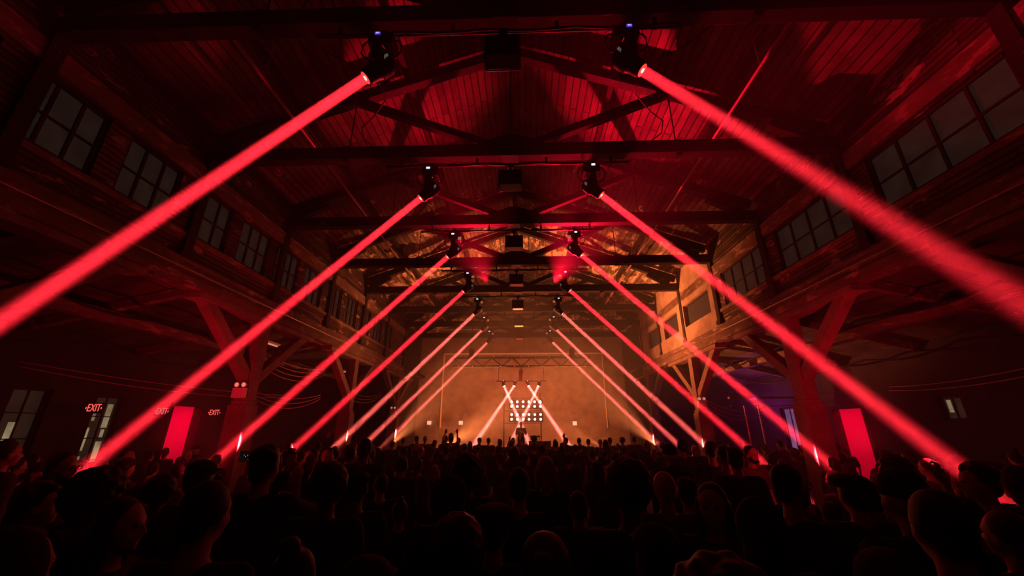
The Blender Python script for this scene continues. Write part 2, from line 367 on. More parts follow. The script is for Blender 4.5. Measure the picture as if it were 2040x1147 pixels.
# roof trusses
def truss(i, y):
    o_ = ('nearest roof truss, running across the top of the view', 'second roof truss, the whole diamond of struts showing', 'third roof truss from the camera', 'fourth roof truss from the camera', 'fifth roof truss from the camera', 'sixth roof truss from the camera', 'seventh roof truss, hung with the last pair of moving lights', 'last roof truss, in front of the stage wall')[i]
    t = thing('roof_truss', 'dark timber ' + o_, 'roof truss', (0, y, 7.6))
    z0 = 7.6
    MB().ab((LX, -.11, 0), (RX, .11, .3)).build('tie_beam', 'truss', t, .012)
    for s in (-1, 1):
        e = 6.62
        MB().bar((s * e, 0, 7.98 - z0 + .14), (0, 0, 10.47 - z0 + .14), .2, .26).build('rafter', 'truss', t, .01)
        MB().bar((s * .42, 0, .32), (s * 3.45, 0, 9.22 - z0), .16, .17).build('strut', 'truss', t, .008)
        MB().tube((s * 3.5, 0, .3), (s * 3.5, 0, 9.2 - z0), .014, n=6).box((s * 3.5, 0, -.02), (.12, .12, .04)).build('rod', 'black', t)
        MB().bar((s * 6.35, 0, .3), (s * 5.5, 0, .75), .16, .2).build('end_block', 'truss', t)
    MB().prism([(-.75, .3), (.75, .3), (.12, .55), (-.12, .55)], -.1, .1).build('centre_block', 'truss', t, .01)
    MB().tube((0, 0, .5), (0, 0, 10.4 - z0), .018, n=8).build('king_rod', 'black', t)
    # iron strap and bolts under the tie beam
    MB().box((0, 0, -.012), (.34, .26, .024)).build('iron_strap', 'black', t)
    for a in (-3.5, 3.5): MB().box((a, 0, .15), (.1, .235, .32)).build('iron_strap', 'black', t)
    return t
for i, y in enumerate(TR): truss(i, y)
tag(MB().ab((-.03, Y0 + .02, 10.6), (.03, Y1 - .02, 10.8)).build('ridge_beam', 'truss'), 'dark timber ridge beam under the peak of the ceiling', 'beam')
for s, sd in ((-1, 'left'), (1, 'right')):
    for k, xx in enumerate((2.35, 4.7)):
        tag(MB().ab((s * xx - .06, Y0 + .02, roof_z(xx) - .2), (s * xx + .06, Y1 - .02, roof_z(xx) - .02)).build('roof_purlin', 'truss'), 'timber purlin under the %s roof slope, %s' % (sd, ('closer to the ridge', 'closer to the upper wall')[k]), 'beam')
    p = MB().tube((s * 4.5, Y0 + .1, 8.28), (s * 4.5, 24, 8.28), .035, n=10)
    for y in TR[:-1]: p.tube((s * 4.5, y + 1.4, 8.28), (s * 4.5, y + 1.4, roof_z(4.5)), .01, n=6).box((s * 4.5, y + 1.4, 8.2), (.05, .05, .06))
    tag(p.build('sprinkler_pipe', 'pipe'), 'thin pipe running along the hall under the %s roof slope' % sd, 'pipe')
    tag(MB().path([(s * 2.9 + .5 * s * math.sin(k * .9), 3.9 + k * .36, 8.35 + .16 * abs(math.sin(k * 1.3))) for k in range(14)], .014).build('roof_cable', 'rubber'), 'loose black cable strung between the two nearest trusses, %s side' % sd, 'cable')

# ------------------------------------------------------------------ moving lights
RED = (1, .030, .045)
BEAM_W = 320
def moving_head(s, y, label, txt, orig):
    """hangs from the cross pipe; the head is tilted outward along the beam"""
    t = thing('moving_light', label, 'stage light', (s * 1.66, y - .02, 7.43), 0, None)
    d = Vector((s * .70, -.04, -.71)).normalized(); piv = Vector((0, 0, -.62))
    MB().box((0, 0, -.02), (.07, .05, .1)).tube((0, -.05, 0), (0, .05, 0), .05, n=12).box((0, 0, -.09), (.2, .1, .03)).build('clamp', 'black', t)
    MB().box((0, 0, -.2), (.34, .27, .2)).box((0, 0, -.2), (.3, .3, .15)).build('base', 'blackp', t, .02)
    sc = MB().box((s * .03, -.156, -.16), (.072, .012, .036)); scr = sc.build('display', 'display' if txt else 'display_w', t)
    if txt: text_mesh(txt, .034, 'digits', 'display_digits', scr, (s * .03 + .004, -.1635, -.16), (R(90), 0, 0), .001)
    yk = MB()
    for a in (-1, 1):
        yk.bar((0, a * .06, -.32), (0, a * .185, -.38), .14, .05).box((0, a * .19, -.52), (.13, .045, .32)).tube((0, a * .165, -.62), (0, a * .22, -.62), .075, n=14)
    yk.tube((0, 0, -.3), (0, 0, -.35), .09, n=16).build('yoke', 'blackp', t, .01)
    hd = MB().lathe([(.05, -.2), (.11, -.19), (.135, -.15), (.14, .02), (.125, .08), (.11, .12), (.112, .2), (.1, .235), (.095, .24)], piv, d, 22)
    for k in range(6):
        hd.lathe([(.143, -.12 + .03 * k), (.147, -.115 + .03 * k), (.147, -.105 + .03 * k), (.143, -.1 + .03 * k)], piv, d, 22)
    h = hd.build('head', 'blackp', t)
    MB().lathe([(.082, .241), (.084, .247)], piv, d, 24).build('lens', 'lens', h)
    MB().lathe([(.03, .247), (.03, .252)], piv, d, 18).build('bulb_glow', 'lens_core', h)
    lp = MB()
    for a in (-1, 1):
        lp.path([(a * .17, -.02, -.14), (a * .23, -.03, -.16), (a * .27, -.04, -.25), (a * .27, -.04, -.38), (a * .22, -.04, -.46), (a * .14, -.03, -.5)], .013)
    lp.build('cable_loop', 'rubber', t)
    sv = MB(); q = -s
    sv.add([(q * .13, -.2, -.62), (q * .17, -.21, -.6), (q * .175, -.23, -.68), (q * .15, -.22, -.72), (q * .135, -.205, -.66)], [(0, 1, 2, 3, 4)])
    sv.add([(q * .17, -.2, -.6), (q * .19, -.215, -.65), (q * .175, -.22, -.69)], [(0, 1, 2)])
    so = sv.build('foil_tag', 'silver', t); so.modifiers.new('s', 'SOLIDIFY').thickness = .003; so['label'] = 'crumpled silver tag'
    if y > 8:
        MB().box((q * .16, -.15, -.3), (.09, .02, .08)).build('amber_glow_plate', 'amber_glow', t)
    return t, piv, d
NAMES = ['nearest', 'second', 'third', 'fourth', 'fifth', 'sixth', 'seventh and farthest']
HEADS = []
for i, y in enumerate(TR[:7]):
    for s, sd in ((-1, 'left'), (1, 'right')):
        num = ('241' if s < 0 else '261') if i == 0 else None
        t, piv, d = moving_head(s, y, 'moving light throwing a red beam, %s in the %s row%s' % (NAMES[i], sd, ', violet screen on its base' if i == 0 else ''), num, i)
        L = light('AREA', 'beam_lamp', piv + d * .262, BEAM_W * (.52 if (i, s) == (0, 1) else .86), (1, .02, .036) if i < 4 else (1, .11, .09), (s * .97, -.055, -1), t, shape='DISK', size=.135, spread=R(4.3 if (i, s) == (0, 1) else (2.7 if (i, s) == (1, 1) else 1.85)))
        HEADS.append(t)
    x0, x1 = (-2.62, 2.45) if i < 6 else (-2.2, 2.2)
    p = MB().tube((x0, y - .02, 7.43), (x1, y - .02, 7.43), .028, n=12)
    for x in (-2.3, -.7, .75, 2.1): p.box((x, y - .02, 7.5), (.05, .06, .17))
    tag(p.build('lighting_pipe', 'black'), 'black cross pipe carrying moving lights, under the %s roof truss' % NAMES[i].split()[0], 'pipe')
    c = MB(); cc = [(x0 + (x1 - x0) * k / 24, y - .075, 7.42 - .045 * abs(math.sin(k * .55 + i))) for k in range(25)]
    tag(c.path(cc, .02).build('cable_run', 'rubber'), 'black cable taped along the cross pipe under the %s roof truss' % NAMES[i].split()[0], 'cable')
    b = thing('hanging_box', 'black box with a grille hanging at the middle of the %s roof truss' % NAMES[i].split()[0], 'speaker', (0, y - .02, 7.4))
    MB().box((0, 0, -.1), (.05, .05, .2)).box((0, 0, -.03), (.12, .08, .08)).build('hanger', 'black', b)
    MB().box((0, 0, -.37), (.46, .3, .34)).build('cabinet', 'blackp', b, .015)
    MB().box((0, -.02, -.545), (.4, .24, .012)).build('grille', 'outline' if i > 3 else 'blackp', b, .004)  # far grilles made pale so they look lit from the stage
    f = MB()
    for a in (-1, 1): f.box((a * .235, 0, -.36), (.02, .2, .4))
    f.box((0, 0, -.185), (.47, .2, .02)); f.build('bracket', 'black', b)
    if i == 4:
        for a in (-1, 1): MB().ell((a * .1, -.12, -.57), .03).build('bulb', 'lampbox_glint', b)

# ------------------------------------------------------------------ stage
SY = 21.0
st = thing('stage_platform', 'low black stage at the far end of the hall', 'stage', (0, 22.8, 0))
MB().ab((-5.4, -2.6, .72), (5.4, 3.9, .8)).build('deck', 'stage', st); MB().ab((-5.35, -2.55, 0), (5.35, -2.4, .72)).build('skirt', 'stage', st)
# backdrop frame
bf = MB().ab((-5.34, 26.9, 7.0), (5.64, 26.97, 7.09)).ab((-5.38, 26.9, 2.2), (-5.3, 26.97, 7.0)).ab((5.58, 26.9, 2.2), (5.62, 26.97, 7.0))
tag(bf.build('backdrop_frame', 'outline'), 'thin pale rectangular frame on the orange lit wall behind the stage', 'frame')
tag(MB().tube((-6.3, 26.8, 8.75), (6.3, 26.8, 8.75), .03, n=8).build('wall_pipe', 'outline'), 'thin horizontal pipe high on the orange lit back wall', 'pipe')
# aluminium box truss
lt = thing('lighting_truss', 'dark metal lattice truss hanging across the front of the stage', 'lighting truss', (.08, 22.5, 5.78))
ch = MB()
for (yy, zz) in ((-.2, -.25), (.2, -.25), (-.2, .25), (.2, .25)): ch.tube((-3.95, yy, zz), (3.95, yy, zz), .03, n=8)
ch.build('chord', 'black', lt)
lc = MB(); n = 14
for k in range(n):
    a = -3.95 + 7.9 * k / n; c = a + 7.9 / n; z1, z2 = (-.25, .25) if k % 2 else (.25, -.25)
    for yy in (-.2, .2): lc.tube((a, yy, z1), (c, yy, z2), .018, n=6)
    lc.tube((a, -.2, -.25), (a, .2, -.25), .015, n=6); lc.tube((a, -.2, .25), (a, .2, .25), .015, n=6)
lc.build('lattice', 'black', lt)
bb = MB()
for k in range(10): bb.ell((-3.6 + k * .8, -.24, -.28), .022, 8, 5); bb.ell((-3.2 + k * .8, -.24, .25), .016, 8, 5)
bo = bb.build('coupler_glint', 'lampbox_glint', lt); bo['label'] = 'small couplers with a glow painted on as glints'  # couplers are no lamps; their emission imitates glints
for x in (-2.9, 2.9): MB().tube((x, 0, .25), (x, 0, 3.6), .015, n=6).box((x, 0, .5), (.28, .25, .5)).build('hoist', 'black', lt)
# centre drop with a small fixture
cf = thing('hanging_projector', 'small dark fixture hanging from the middle of the lattice truss', 'stage light', (.03, 22.3, 5.5))
MB().tube((-.06, 0, 0), (-.02, 0, -.2), .012, n=6).tube((.1, 0, 0), (.02, 0, -.2), .012, n=6).build('hanger', 'black', cf)
MB().box((0, 0, -.38), (.2, .22, .38)).box((.1, 0, -.3), (.1, .1, .08)).build('body', 'blackp', cf, .02)
MB().tube((0, 0, -.57), (0, 0, -.83), .1, .09, n=14).build('barrel', 'blackp', cf)
# rear lighting bar with four heads
rb = MB().tube((-1.35, 21.75, 4.62), (1.45, 21.75, 4.62), .025, n=8)
for x in (-1.2, .05, 1.3): rb.tube((x, 21.75, 4.62), (x, 22.3, 5.53), .012, n=6)
tag(rb.build('stage_bar', 'black'), 'dark bar over the performer carrying four crossing white lights', 'pipe')
ends = [(1003, (1048, 868)), (1026, (952, 875)), (1051, (1130, 882)), (1074, (1018, 882))]
wh = ['leftmost', 'second from left', 'third from left', 'rightmost']
for (x, tgt), w in zip(ends, wh):
    o = at_y(x, 766, 21.75); e = at_y(*tgt, 21.25); d = (e - o).normalized()
    t = thing('beam_light', 'small light with a pale crossing beam above the performer, %s of four' % w, 'stage light', o)
    MB().box((0, 0, .17), (.14, .12, .09)).box((0, 0, .1), (.2, .06, .05)).build('base', 'blackp', t)
    MB().box((-.09, 0, .02), (.025, .06, .18)).box((.09, 0, .02), (.025, .06, .18)).build('yoke', 'blackp', t)
    MB().lathe([(.04, -.12), (.07, -.1), (.075, .05), (.08, .09)], (0, 0, 0), d, 16).build('head', 'blackp', t)
    MB().lathe([(.07, .091), (.07, .1)], (0, 0, 0), d, 16).build('lens', 'blinder', t)
    MB().ell((0, -.07, .2), .018, 8, 6).build('display', 'display_w', t)
    light('AREA', 'beam_lamp', d * .12, 700, (1, .13, .11), d, t, shape='DISK', size=.13, spread=R(5))
# blinder wall: two rows of three panels of four lamps
for r_ in range(2):
    for c_ in range(3):
        x = -.42 + c_ * .625; z = 3.42 - r_ * .66
        pos = '%s %s' % (('upper', 'lower')[r_], ('left', 'middle', 'right')[c_])
        t = thing('blinder', 'square four lamp audience light glowing white, %s of the six behind the performer' % pos, 'stage light', (x + .1, 22.0, z))
        MB().box((0, .1, 0), (.6, .14, .5)).build('housing', 'stage', t, .01)
        for a in (-1, 1):
            for b in (-1, 1):
                MB().lathe([(.11, .02), (.1, -.01)], (a * .155, .02, b * .12), (0, 1, 0), 16).build('reflector', 'stage', t)
                MB().lathe([(.06, 0), (.052, -.015), (.03, -.03)], (a * .155, .0, b * .12), (0, 1, 0), 16).build('lamp', 'blinder', t)
tag(MB().tube((-.9, 22.22, .8), (-.9, 22.22, 4), .03, n=8).tube((1.1, 22.22, .8), (1.1, 22.22, 4), .03, n=8).tube((-.9, 22.22, 3.75), (1.1, 22.22, 3.75), .02, n=8).tube((-.9, 22.22, 3.08), (1.1, 22.22, 3.08), .02, n=8).tube((-.9, 22.22, 2.45), (1.1, 22.22, 2.45), .02, n=8).build('lamp_rack', 'black'), 'dark pole frame holding the white lamps behind the performer', 'rack')
# table and equipment
tb = thing('equipment_table', 'dark table on the stage beside the performer', 'table', (.95, 20.55, .8))
MB().box((0, 0, .78), (1.1, .6, .05)).build('tabletop', 'stage', tb)
for a in (-.5, .5):
    for b in (-.24, .24): MB().tube((a, b, 0), (a, b, .76), .02, n=8).build('leg', 'black', tb)
MB().ab((-.54, -.3, .05), (.54, -.28, .76)).build('front_cloth', 'stage', tb)
mx = thing('mixing_console', 'low black mixing console on a small stand beside the performer', 'equipment', (.72, 20.5, 1.605))
MB().box((0, 0, .21), (.52, .3, .07)).build('console', 'blackp', mx, .008)
for a in (-.22, .22): MB().box((a, 0, .09), (.02, .26, .18)).build('leg', 'black', mx)
kb = MB()
for k in range(9): kb.tube((-.2 + k * .05, -.03, .245), (-.2 + k * .05, -.03, .27), .012, n=8)
kb.build('knob', 'blackp', mx)
for k, (px, py) in enumerate(((855, 842), (918, 842), (1145, 843))):
    p = at_y(px, py, 26.8); tag(MB().box(p, (.26, .1, .24)).box(p + Vector((0, .08, 0)), (.18, .12, .16)).build('wall_lamp', 'lampbox_glint', None, .02), 'small pale square lamp low on the back wall, %s' % ('leftmost', 'second from left', 'right of the performer')[k], 'lamp')

# ------------------------------------------------------------------ aisle furniture
def exit_sign(y, z, w, x=-AX + .12):
    t = thing('exit_sign', 'red EXIT sign in the left aisle, %s' % w, 'sign', (x + .22, y, z))
    MB().box((0, 0, 0), (.46, .05, .26)).box((-.3, 0, 0), (.18, .03, .05)).build('housing', 'blackp', t, .008)
    text_mesh('EXIT', .26, 'exit', 'letters', t, (.01, -.03, 0), (R(90), 0, 0), .004, .66)
    MB().prism([(-.215, 0), (-.185, .03), (-.185, -.03)], -.034, -.026).prism([(.225, 0), (.195, .03), (.195, -.03)], -.034, -.026).build('arrow', 'exit', t)
exit_sign(9.95, 2.7, 'between the two street windows'); exit_sign(11.9, 2.69, 'between the second street window and the doorway'); exit_sign(13.98, 2.72, 'just past the red doorway')
def emergency_light(loc, s, w):
    t = thing('emergency_light', 'pale box emergency light with two round lamps, %s' % w, 'lamp', loc)
    MB().box((0, 0, 0), (.3, .12, .24)).build('box', 'white', t, .012)
    for a in (-.08, .09):
        h = MB().lathe([(.03, .05), (.06, .02), (.062, -.03)], (a, -.01, .19), (0, 1, 0), 14).build('lamp', 'white', t)
        MB().lathe([(.05, -.031), (.045, -.04)], (a, -.01, .19), (0, 1, 0), 14).build('lens', 'tube', h)
emergency_light((LX - .1, 9.7 - .3, 3.02), -1, 'on the second left column'); emergency_light((RX + .06, 15.2, 3.05), 1, 'on the third right column'); emergency_light((LX - .1, 20.9, 3.0), -1, 'on the last left column')
# outer windows
def outer_window(n, s, y0, y1, z0, z1, pm, rows=4):
    x = s * (AX + .12); r = thing('window_%d' % n, 'street window in the %s outer wall' % ('left' if s < 0 else 'right'), '', (x, (y0 + y1) / 2, (z0 + z1) / 2)); del r['category']; r['kind'] = 'structure'
    hw, hh = (y1 - y0) / 2, (z1 - z0) / 2; f = MB()
    for a in (-hw + .03, hw - .03): f.box((0, a, 0), (.07, .06, 2 * hh))
    for a in (-hh + .03, hh - .03): f.box((0, 0, a), (.07, 2 * hw, .06))
    for k in range(1, rows): f.box((0, 0, -hh + 2 * hh * k / rows), (.03, 2 * hw, .025))
    f.box((0, .0, 0), (.03, .03, 2 * hh)).build('window_frame', 'muntin', r)
    MB().box((s * .03, 0, 0), (.01, 2 * hw, 2 * hh)).build('pane', pm, r)
    return r
for n, (a, b, c, d), spots in ((60, LWIN[0], [(.32, .16, .44, .66), (.34, .08, .28, .38)]), (61, LWIN[1], [(.62, .2, .62, .9), (.66, .12, .5, .6), (.1, .14, .05, .3), (.14, .1, .36, .62), (.2, .1, .7, .8), (.62, .2, .2, .46)])):
    r = outer_window(n, -1, a, b, c, d, 'pane_far', 4)
    for (u, w, v0, v1) in spots:      # lit windows of the street seen through the panes
        MB().box((-.015, (u + w / 2 - .5) * (b - a), ((v0 + v1) / 2 - .5) * (d - c)), (.008, w * (b - a), (v1 - v0) * (d - c))).build('lit_patch', 'pane_lit', r)
outer_window(62, 1, 16.6, 17.5, 1.2, 3.0, 'pane_violet', 1); r = outer_window(63, 1, 10.3, 10.9, 2.4, 3.0, 'pane_far', 1)
MB().box((-.015, .1, .05), (.008, .1, .3)).build('lit_patch', 'pane_lit', r)
# red doorways with a short passage behind
for n, s, y0, y1, zt in ((1, -1, 12.6, 13.75, 2.9), (2, 1, 13.3, 14.6, 2.83)):
    x = s * AX; r = thing('door_%d' % n, 'open doorway into a red lit passage, %s aisle' % ('left' if s < 0 else 'right'), '', (x, (y0 + y1) / 2, 0)); del r['category']; r['kind'] = 'structure'
    hw = (y1 - y0) / 2; X = lambda v: s * v
    MB().ab((X(.26), -hw - .6, -.02), (X(2.2), hw + .9, 0)).build('passage_floor', 'floor', r)
    MB().ab((X(2.1), -hw - .6, 0), (X(2.2), hw + .9, 3.2)).ab((X(.26), hw + .8, 0), (X(2.1), hw + .9, 3.2)).ab((X(.26), -hw - .7, 0), (X(2.1), -hw - .6, 3.2)).ab((X(.26), -hw - .6, 3.2), (X(2.2), hw + .9, 3.3)).build('passage_wall', 'redpanel', r)
    f = MB().box((X(-.02), -hw - .04, zt / 2), (.06, .09, zt)).box((X(-.02), hw + .04, zt / 2), (.06, .09, zt)).box((X(-.02), 0, zt + .045), (.06, 2 * hw + .17, .09)); f.build('door_frame', 'dark_wall', r)
    light('AREA', 'passage_lamp', (X(1.1), 0, 3.12), 60, (1, .0, .035), (0, 0, -1), r, shape='RECTANGLE', size=1.2, size_y=1.2)
# aisle strip lights and wires
for s, y, x, z, w in ((-1, 11.9, -7.9, 4.75, 'left aisle just past the second column'), (-1, 18.0, -7.9, 4.6, 'left aisle just past the third column')):
    t = thing('strip_light', 'short glowing strip light in the %s' % w, 'lamp', (x, y, z))
    MB().box((0, 0, .05), (.14, 1.2, .06)).build('housing', 'white', t); MB().tube((0, -.55, 0), (0, .55, 0), .025, n=8).build('tube', 'tube', t)
def sag(p, q, d, n=16): p = Vector(p); q = Vector(q); return [p.lerp(q, k / n) - Vector((0, 0, d * 4 * (k / n) * (1 - k / n))) for k in range(n + 1)]
def bundle(p, q, d, k, label, m='cable', r=.012):
    b = MB()
    for i in range(k): b.path(sag(Vector(p) + Vector((0, .03 * i, -.1 * i)), Vector(q) + Vector((0, .02 * i, -.07 * i)), d + .07 * i), r)
    return tag(b.build('cable_bundle', m), label, 'cable')
bundle((-7.6, 10.5, 4.6), (-7.3, 14.6, 4.3), .28, 4, 'tangled pale wires sagging behind the second left column')
bundle((-8.2, 12.2, 3.3), (-7.2, 14.4, 3.35), .18, 3, 'three thin wires sagging low in the left aisle')
bundle((-8, 17.6, 4.0), (-7.2, 20.6, 3.9), .3, 3, 'pale wires sagging behind the third left column')
bundle((6.9, 15.1, 3.2), (9.4, 15.6, 3.0), .3, 3, 'three thin wires sagging from the pale box on the third right column')
bundle((10.9, 12.0, 3.35), (10.2, 4.2, 4.2), .35, 2, 'two long thin wires sweeping across the right aisle')
bundle((-10.8, 8.2, 3.6), (-7.5, 12.6, 3.2), .1, 2, 'thin pale wires high along the left aisle')
tag(MB().tube((9.4, 16.2, 0), (9.4, 16.2, 3.1), .04, n=8).build('stand_pole', 'steel'), 'slim pole standing in the violet corner of the right aisle', 'pole')
tag(MB().tube((8.0, 14.6, 0), (8.0, 14.6, 2.95), .025, n=8).build('stand_pole', 'steel'), 'thin pole standing between the right columns', 'pole')
tag(MB().ab((8.2, 15.9, 3.28), (10.9, 16.05, 3.36)).ab((8.2, 15.9, 3.0), (10.9, 15.96, 3.03)).build('violet_shelf', 'steel'), 'horizontal metal rail catching violet light in the right aisle', 'rail')
# ------------------------------------------------------------------ people
V = Vector
def hand(b, w, d, side, curl=.35, spread=.25, grip=False):
    """palm and five fingers leaving wrist w along direction d; side = +1 right hand, -1 left; thumb from the side of the palm"""
    d = V(d).normalized(); nrm = V((0, -1, 0)) if abs(d.y) < .8 else V((0, 0, -1)); x = d.cross(nrm).normalized() * side; nrm = x.cross(d).normalized() * side
    w = V(w); pc = w + d * .045
    b.ell(pc, (.001, .001, .001)); b.cap(w, w + d * .03, .024, .026)
    for k in (-1, 0, 1): b.cap(w + d * .03 + x * k * .02, w + d * .085 + x * k * .024, .017, .014)
    for k, L in enumerate((.06, .072, .067, .052)):
        o = x * (-.032 + k * .0215); p = w + d * .088 + o; fd = (d + x * (k - 1.5) * spread * .25).normalized()
        q = p + (fd - nrm * curl * .4).normalized() * L * .5; r = q + (fd * (1 - curl) - nrm * curl * 1.6).normalized() * L * .5
        b.cap(p, q, .0105, .0095); b.cap(q, r, .0095, .008)
    t0 = w + d * .025 - x * .028; t1 = t0 - x * .026 + d * .03 - nrm * .008; t2 = t1 - x * (.012 if not grip else -.006) + d * .03 - nrm * (.006 + .012 * curl)
    b.cap(t0, t1, .013, .0115); b.cap(t1, t2, .0115, .009)
ARMS = {   # per side: elbow, wrist, hand direction
    'down': ((.245, -.03, 1.13), (.235, .06, .9), (0, .25, -1)),
    'bent': ((.25, .02, 1.13), (.14, .24, 1.16), (-.5, .8, .3)),
    'chest': ((.24, .1, 1.14), (.07, .2, 1.24), (-1, .1, .35)),
    'up': ((.25, .12, 1.56), (.23, .16, 1.82), (-.05, .05, 1)),
    'phone': ((.21, .25, 1.32), (.085, .42, 1.55), (-.1, .05, 1)),
    'fist': ((.3, .14, 1.5), (.24, .2, 1.74), (-.3, .1, 1)),
    'mix': ((.25, .04, 1.12), (.2, .32, 1.08), (-.1, 1, -.2)),
}
def make_person(arms=('down', 'down'), hair='short', top='tee', skin='skin', shirt='c_black', trousers='denim', hairm='hair_dark', head=(0, 0), lean=0, build=1.0, glasses=False, vox=.014, beard=False):
    """facing +Y, soles at 0, 1.75 m tall; head = (turn, tilt) in radians"""
    root = bpy.data.objects.new('person', None); COL.objects.link(root)
    HR = Matrix.Rotation(head[0], 3, 'Z') @ Matrix.Rotation(head[1], 3, 'X'); NP = V((0, -.005, 1.5 - 0))
    H = lambda p: NP + HR @ (V(p) - NP)
    w = build
    b = MB()
    b.ell(H((0, -.004, 1.648)), (.081, .097, .101), rot=HR); b.ell(H((0, -.03, 1.61)), (.072, .07, .075), rot=HR); b.ell(H((0, .03, 1.58)), (.06, .068, .07), rot=HR); b.ell(H((0, .07, 1.535)), (.027, .024, .022), rot=HR)
    b.cap(H((0, .088, 1.64)), H((0, .112, 1.6)), .01, .0155); b.cap(H((-.035, .078, 1.655)), H((.035, .078, 1.655)), .014)
    b.cap(H((-.02, .086, 1.567)), H((.02, .086, 1.567)), .0095); b.cap(H((-.016, .084, 1.554)), H((.016, .084, 1.554)), .0095)
    for s in (-1, 1):
        b.ell(H((s * .08, -.005, 1.612)), (.012, .022, .034), rot=HR); b.ell(H((s * .042, .055, 1.6)), (.026, .026, .026), rot=HR)
    b.cap((0, -.02, 1.42), H((0, -.01, 1.56)), .06, .05)
    # trunk
    b.ell((0, 0, 1.3), (.165 * w, .105 * w, .17)); b.ell((0, .0, 1.12), (.14 * w, .1 * w, .17)); b.ell((0, 0, .97), (.165 * w, .11 * w, .14)); b.cap((-.15 * w, -.01, 1.405), (.15 * w, -.01, 1.405), .055)
    sh = []
    for s, a in zip((-1, 1), arms):
        e, wr, hd = ARMS[a]; S0 = V((s * .185 * w, -.01, 1.4)); e = V((s * e[0] * (.5 + .5 * w), e[1], e[2])); wr = V((s * wr[0], wr[1], wr[2])); hd = V((s * hd[0], hd[1], hd[2]))
        b.cap(S0, e, .05, .038); b.cap(e, wr, .038, .025); hand(b, wr, hd, s, .55 if a in ('down', 'mix', 'phone') else .25, .4)
        sh.append((s, S0, e, wr))
    for s in (-1, 1):
        b.cap((s * .09, 0, .93), (s * .1, .01, .5), .088, .056); b.cap((s * .1, .01, .5), (s * .105, -.02, .1), .056, .036); b.cap((s * .105, -.03, .05), (s * .11, .12, .035), .036, .03)
    body = b.remesh('body', skin, vox, 3, root)
    # top
    c = MB(); o = .02 if top == 'tee' else .032
    c.ell((0, 0, 1.3), (.165 * w + o, .105 * w + o, .165)); c.ell((0, 0, 1.12), (.145 * w + o, .105 * w + o, .17)); c.ell((0, 0, .98), (.16 * w + o, .11 * w + o, .12)); c.cap((-.15 * w, -.01, 1.395), (.15 * w, -.01, 1.395), .05 + o)
    for s, S0, e, wr in sh:
        if top == 'tee': c.cap(S0, S0.lerp(e, .75), .052 + o, .055 + o * .6)
        elif top == 'vest': pass
        else: c.cap(S0, e, .05 + o, .042 + o * .7); c.cap(e, e.lerp(wr, .93), .042 + o * .7, .03 + o * .5)
    if top == 'hoodie': c.ell((0, -.08, 1.46), (.11, .07, .06)); c.ell((0, -.02, 1.44), (.095, .08, .05))
    c.remesh('hoodie' if top == 'hoodie' else ('jacket' if top == 'jacket' else 'shirt'), shirt, .02, 2, root)
    q = MB(); q.ell((0, 0, .96), (.165 * w + .012, .11 * w + .014, .12))
    for s in (-1, 1): q.cap((s * .09, 0, .93), (s * .1, .01, .5), .1, .07); q.cap((s * .1, .01, .5), (s * .105, -.02, .09), .07, .055)
    q.remesh('trousers', trousers, .028, 2, root)
    for s in (-1, 1):
        z = MB(); z.ell((s * .105, -.03, .045), (.048, .06, .05)); z.cap((s * .106, 0, .04), (s * .112, .13, .035), .046, .04); z.remesh('shoe', 'shoe', .018, 1, root)
    # hair or headwear
    h = MB(); E = lambda p, r: h.ell(H(p), r, rot=HR)
    if hair in ('short', 'cap', 'messy', 'bun', 'pony', 'long', 'bob', 'flatcap'):
        E((0, -.022, 1.668), (.086, .094, .098)); E((0, -.06, 1.61), (.068, .05, .07))
        for s in (-1, 1): E((s * .068, -.02, 1.64), (.02, .045, .05))
    if hair == 'messy':
        for k in range(26):
            a = k * 2.4; t = .25 + (k % 7) * .16; p = V((.08 * math.sin(t) * math.cos(a), -.02 + .09 * math.sin(t) * math.sin(a), 1.668 + .09 * math.cos(t)))
            if p.y < .06: E(p, .026)
    if hair == 'bun': E((0, -.07, 1.775), (.042, .042, .04))
    if hair == 'pony': h.cap(H((0, -.11, 1.7)), H((0, -.15, 1.62)), .03, .036); h.cap(H((0, -.15, 1.62)), H((0, -.13, 1.42)), .036, .018)
    if hair in ('long', 'bob'):
        zl = 1.33 if hair == 'long' else 1.5
        for s in (-1, 0, 1): h.cap(H((s * .062, -.04 - .03 * (s == 0), 1.64)), H((s * .08, -.06 - .035 * (s == 0), zl)), .04, .034)
        for s in (-1, 1): h.cap(H((s * .078, .0, 1.64)), H((s * .095, .0, zl + .05)), .026, .022)
    if hair == 'curly' or hair == 'afro':
        R0 = .118 if hair == 'curly' else .145
        for k in range(70):
            t = math.acos(1 - 2 * (k + .5) / 70); a = k * 2.39996; p = V((R0 * .82 * math.sin(t) * math.cos(a), -.03 + R0 * .85 * math.sin(t) * math.sin(a), 1.672 + R0 * .85 * math.cos(t)))
            if p.y > .05 and p.z < 1.7: continue
            if p.z < 1.55: continue
            E(p, .03)
        E((0, -.03, 1.68), (R0 * .8, R0 * .82, R0 * .82))
    if hair == 'beanie': E((0, -.01, 1.685), (.09, .105, .09)); h.lathe([(.088, -.018), (.097, 0), (.088, .018)], H((0, -.005, 1.675)), HR @ V((0, .12, 1)), 20)
    if hair == 'hood': E((0, -.03, 1.645), (.105, .105, .125)); E((0, -.05, 1.54), (.1, .09, .08))
    if h.v: h.remesh({'beanie': 'beanie', 'hood': 'hood'}.get(hair, 'hair'), {'beanie': 'c_charcoal', 'hood': shirt}.get(hair, hairm), .013, 2, root)
    if hair == 'cap':
        g = MB(); g.ell(H((0, -.008, 1.695)), (.093, .108, .078), rot=HR); g.ell(H((0, .1, 1.69)), (.07, .085, .01), rot=HR); g.remesh('cap', 'c_charcoal', .011, 1, root)
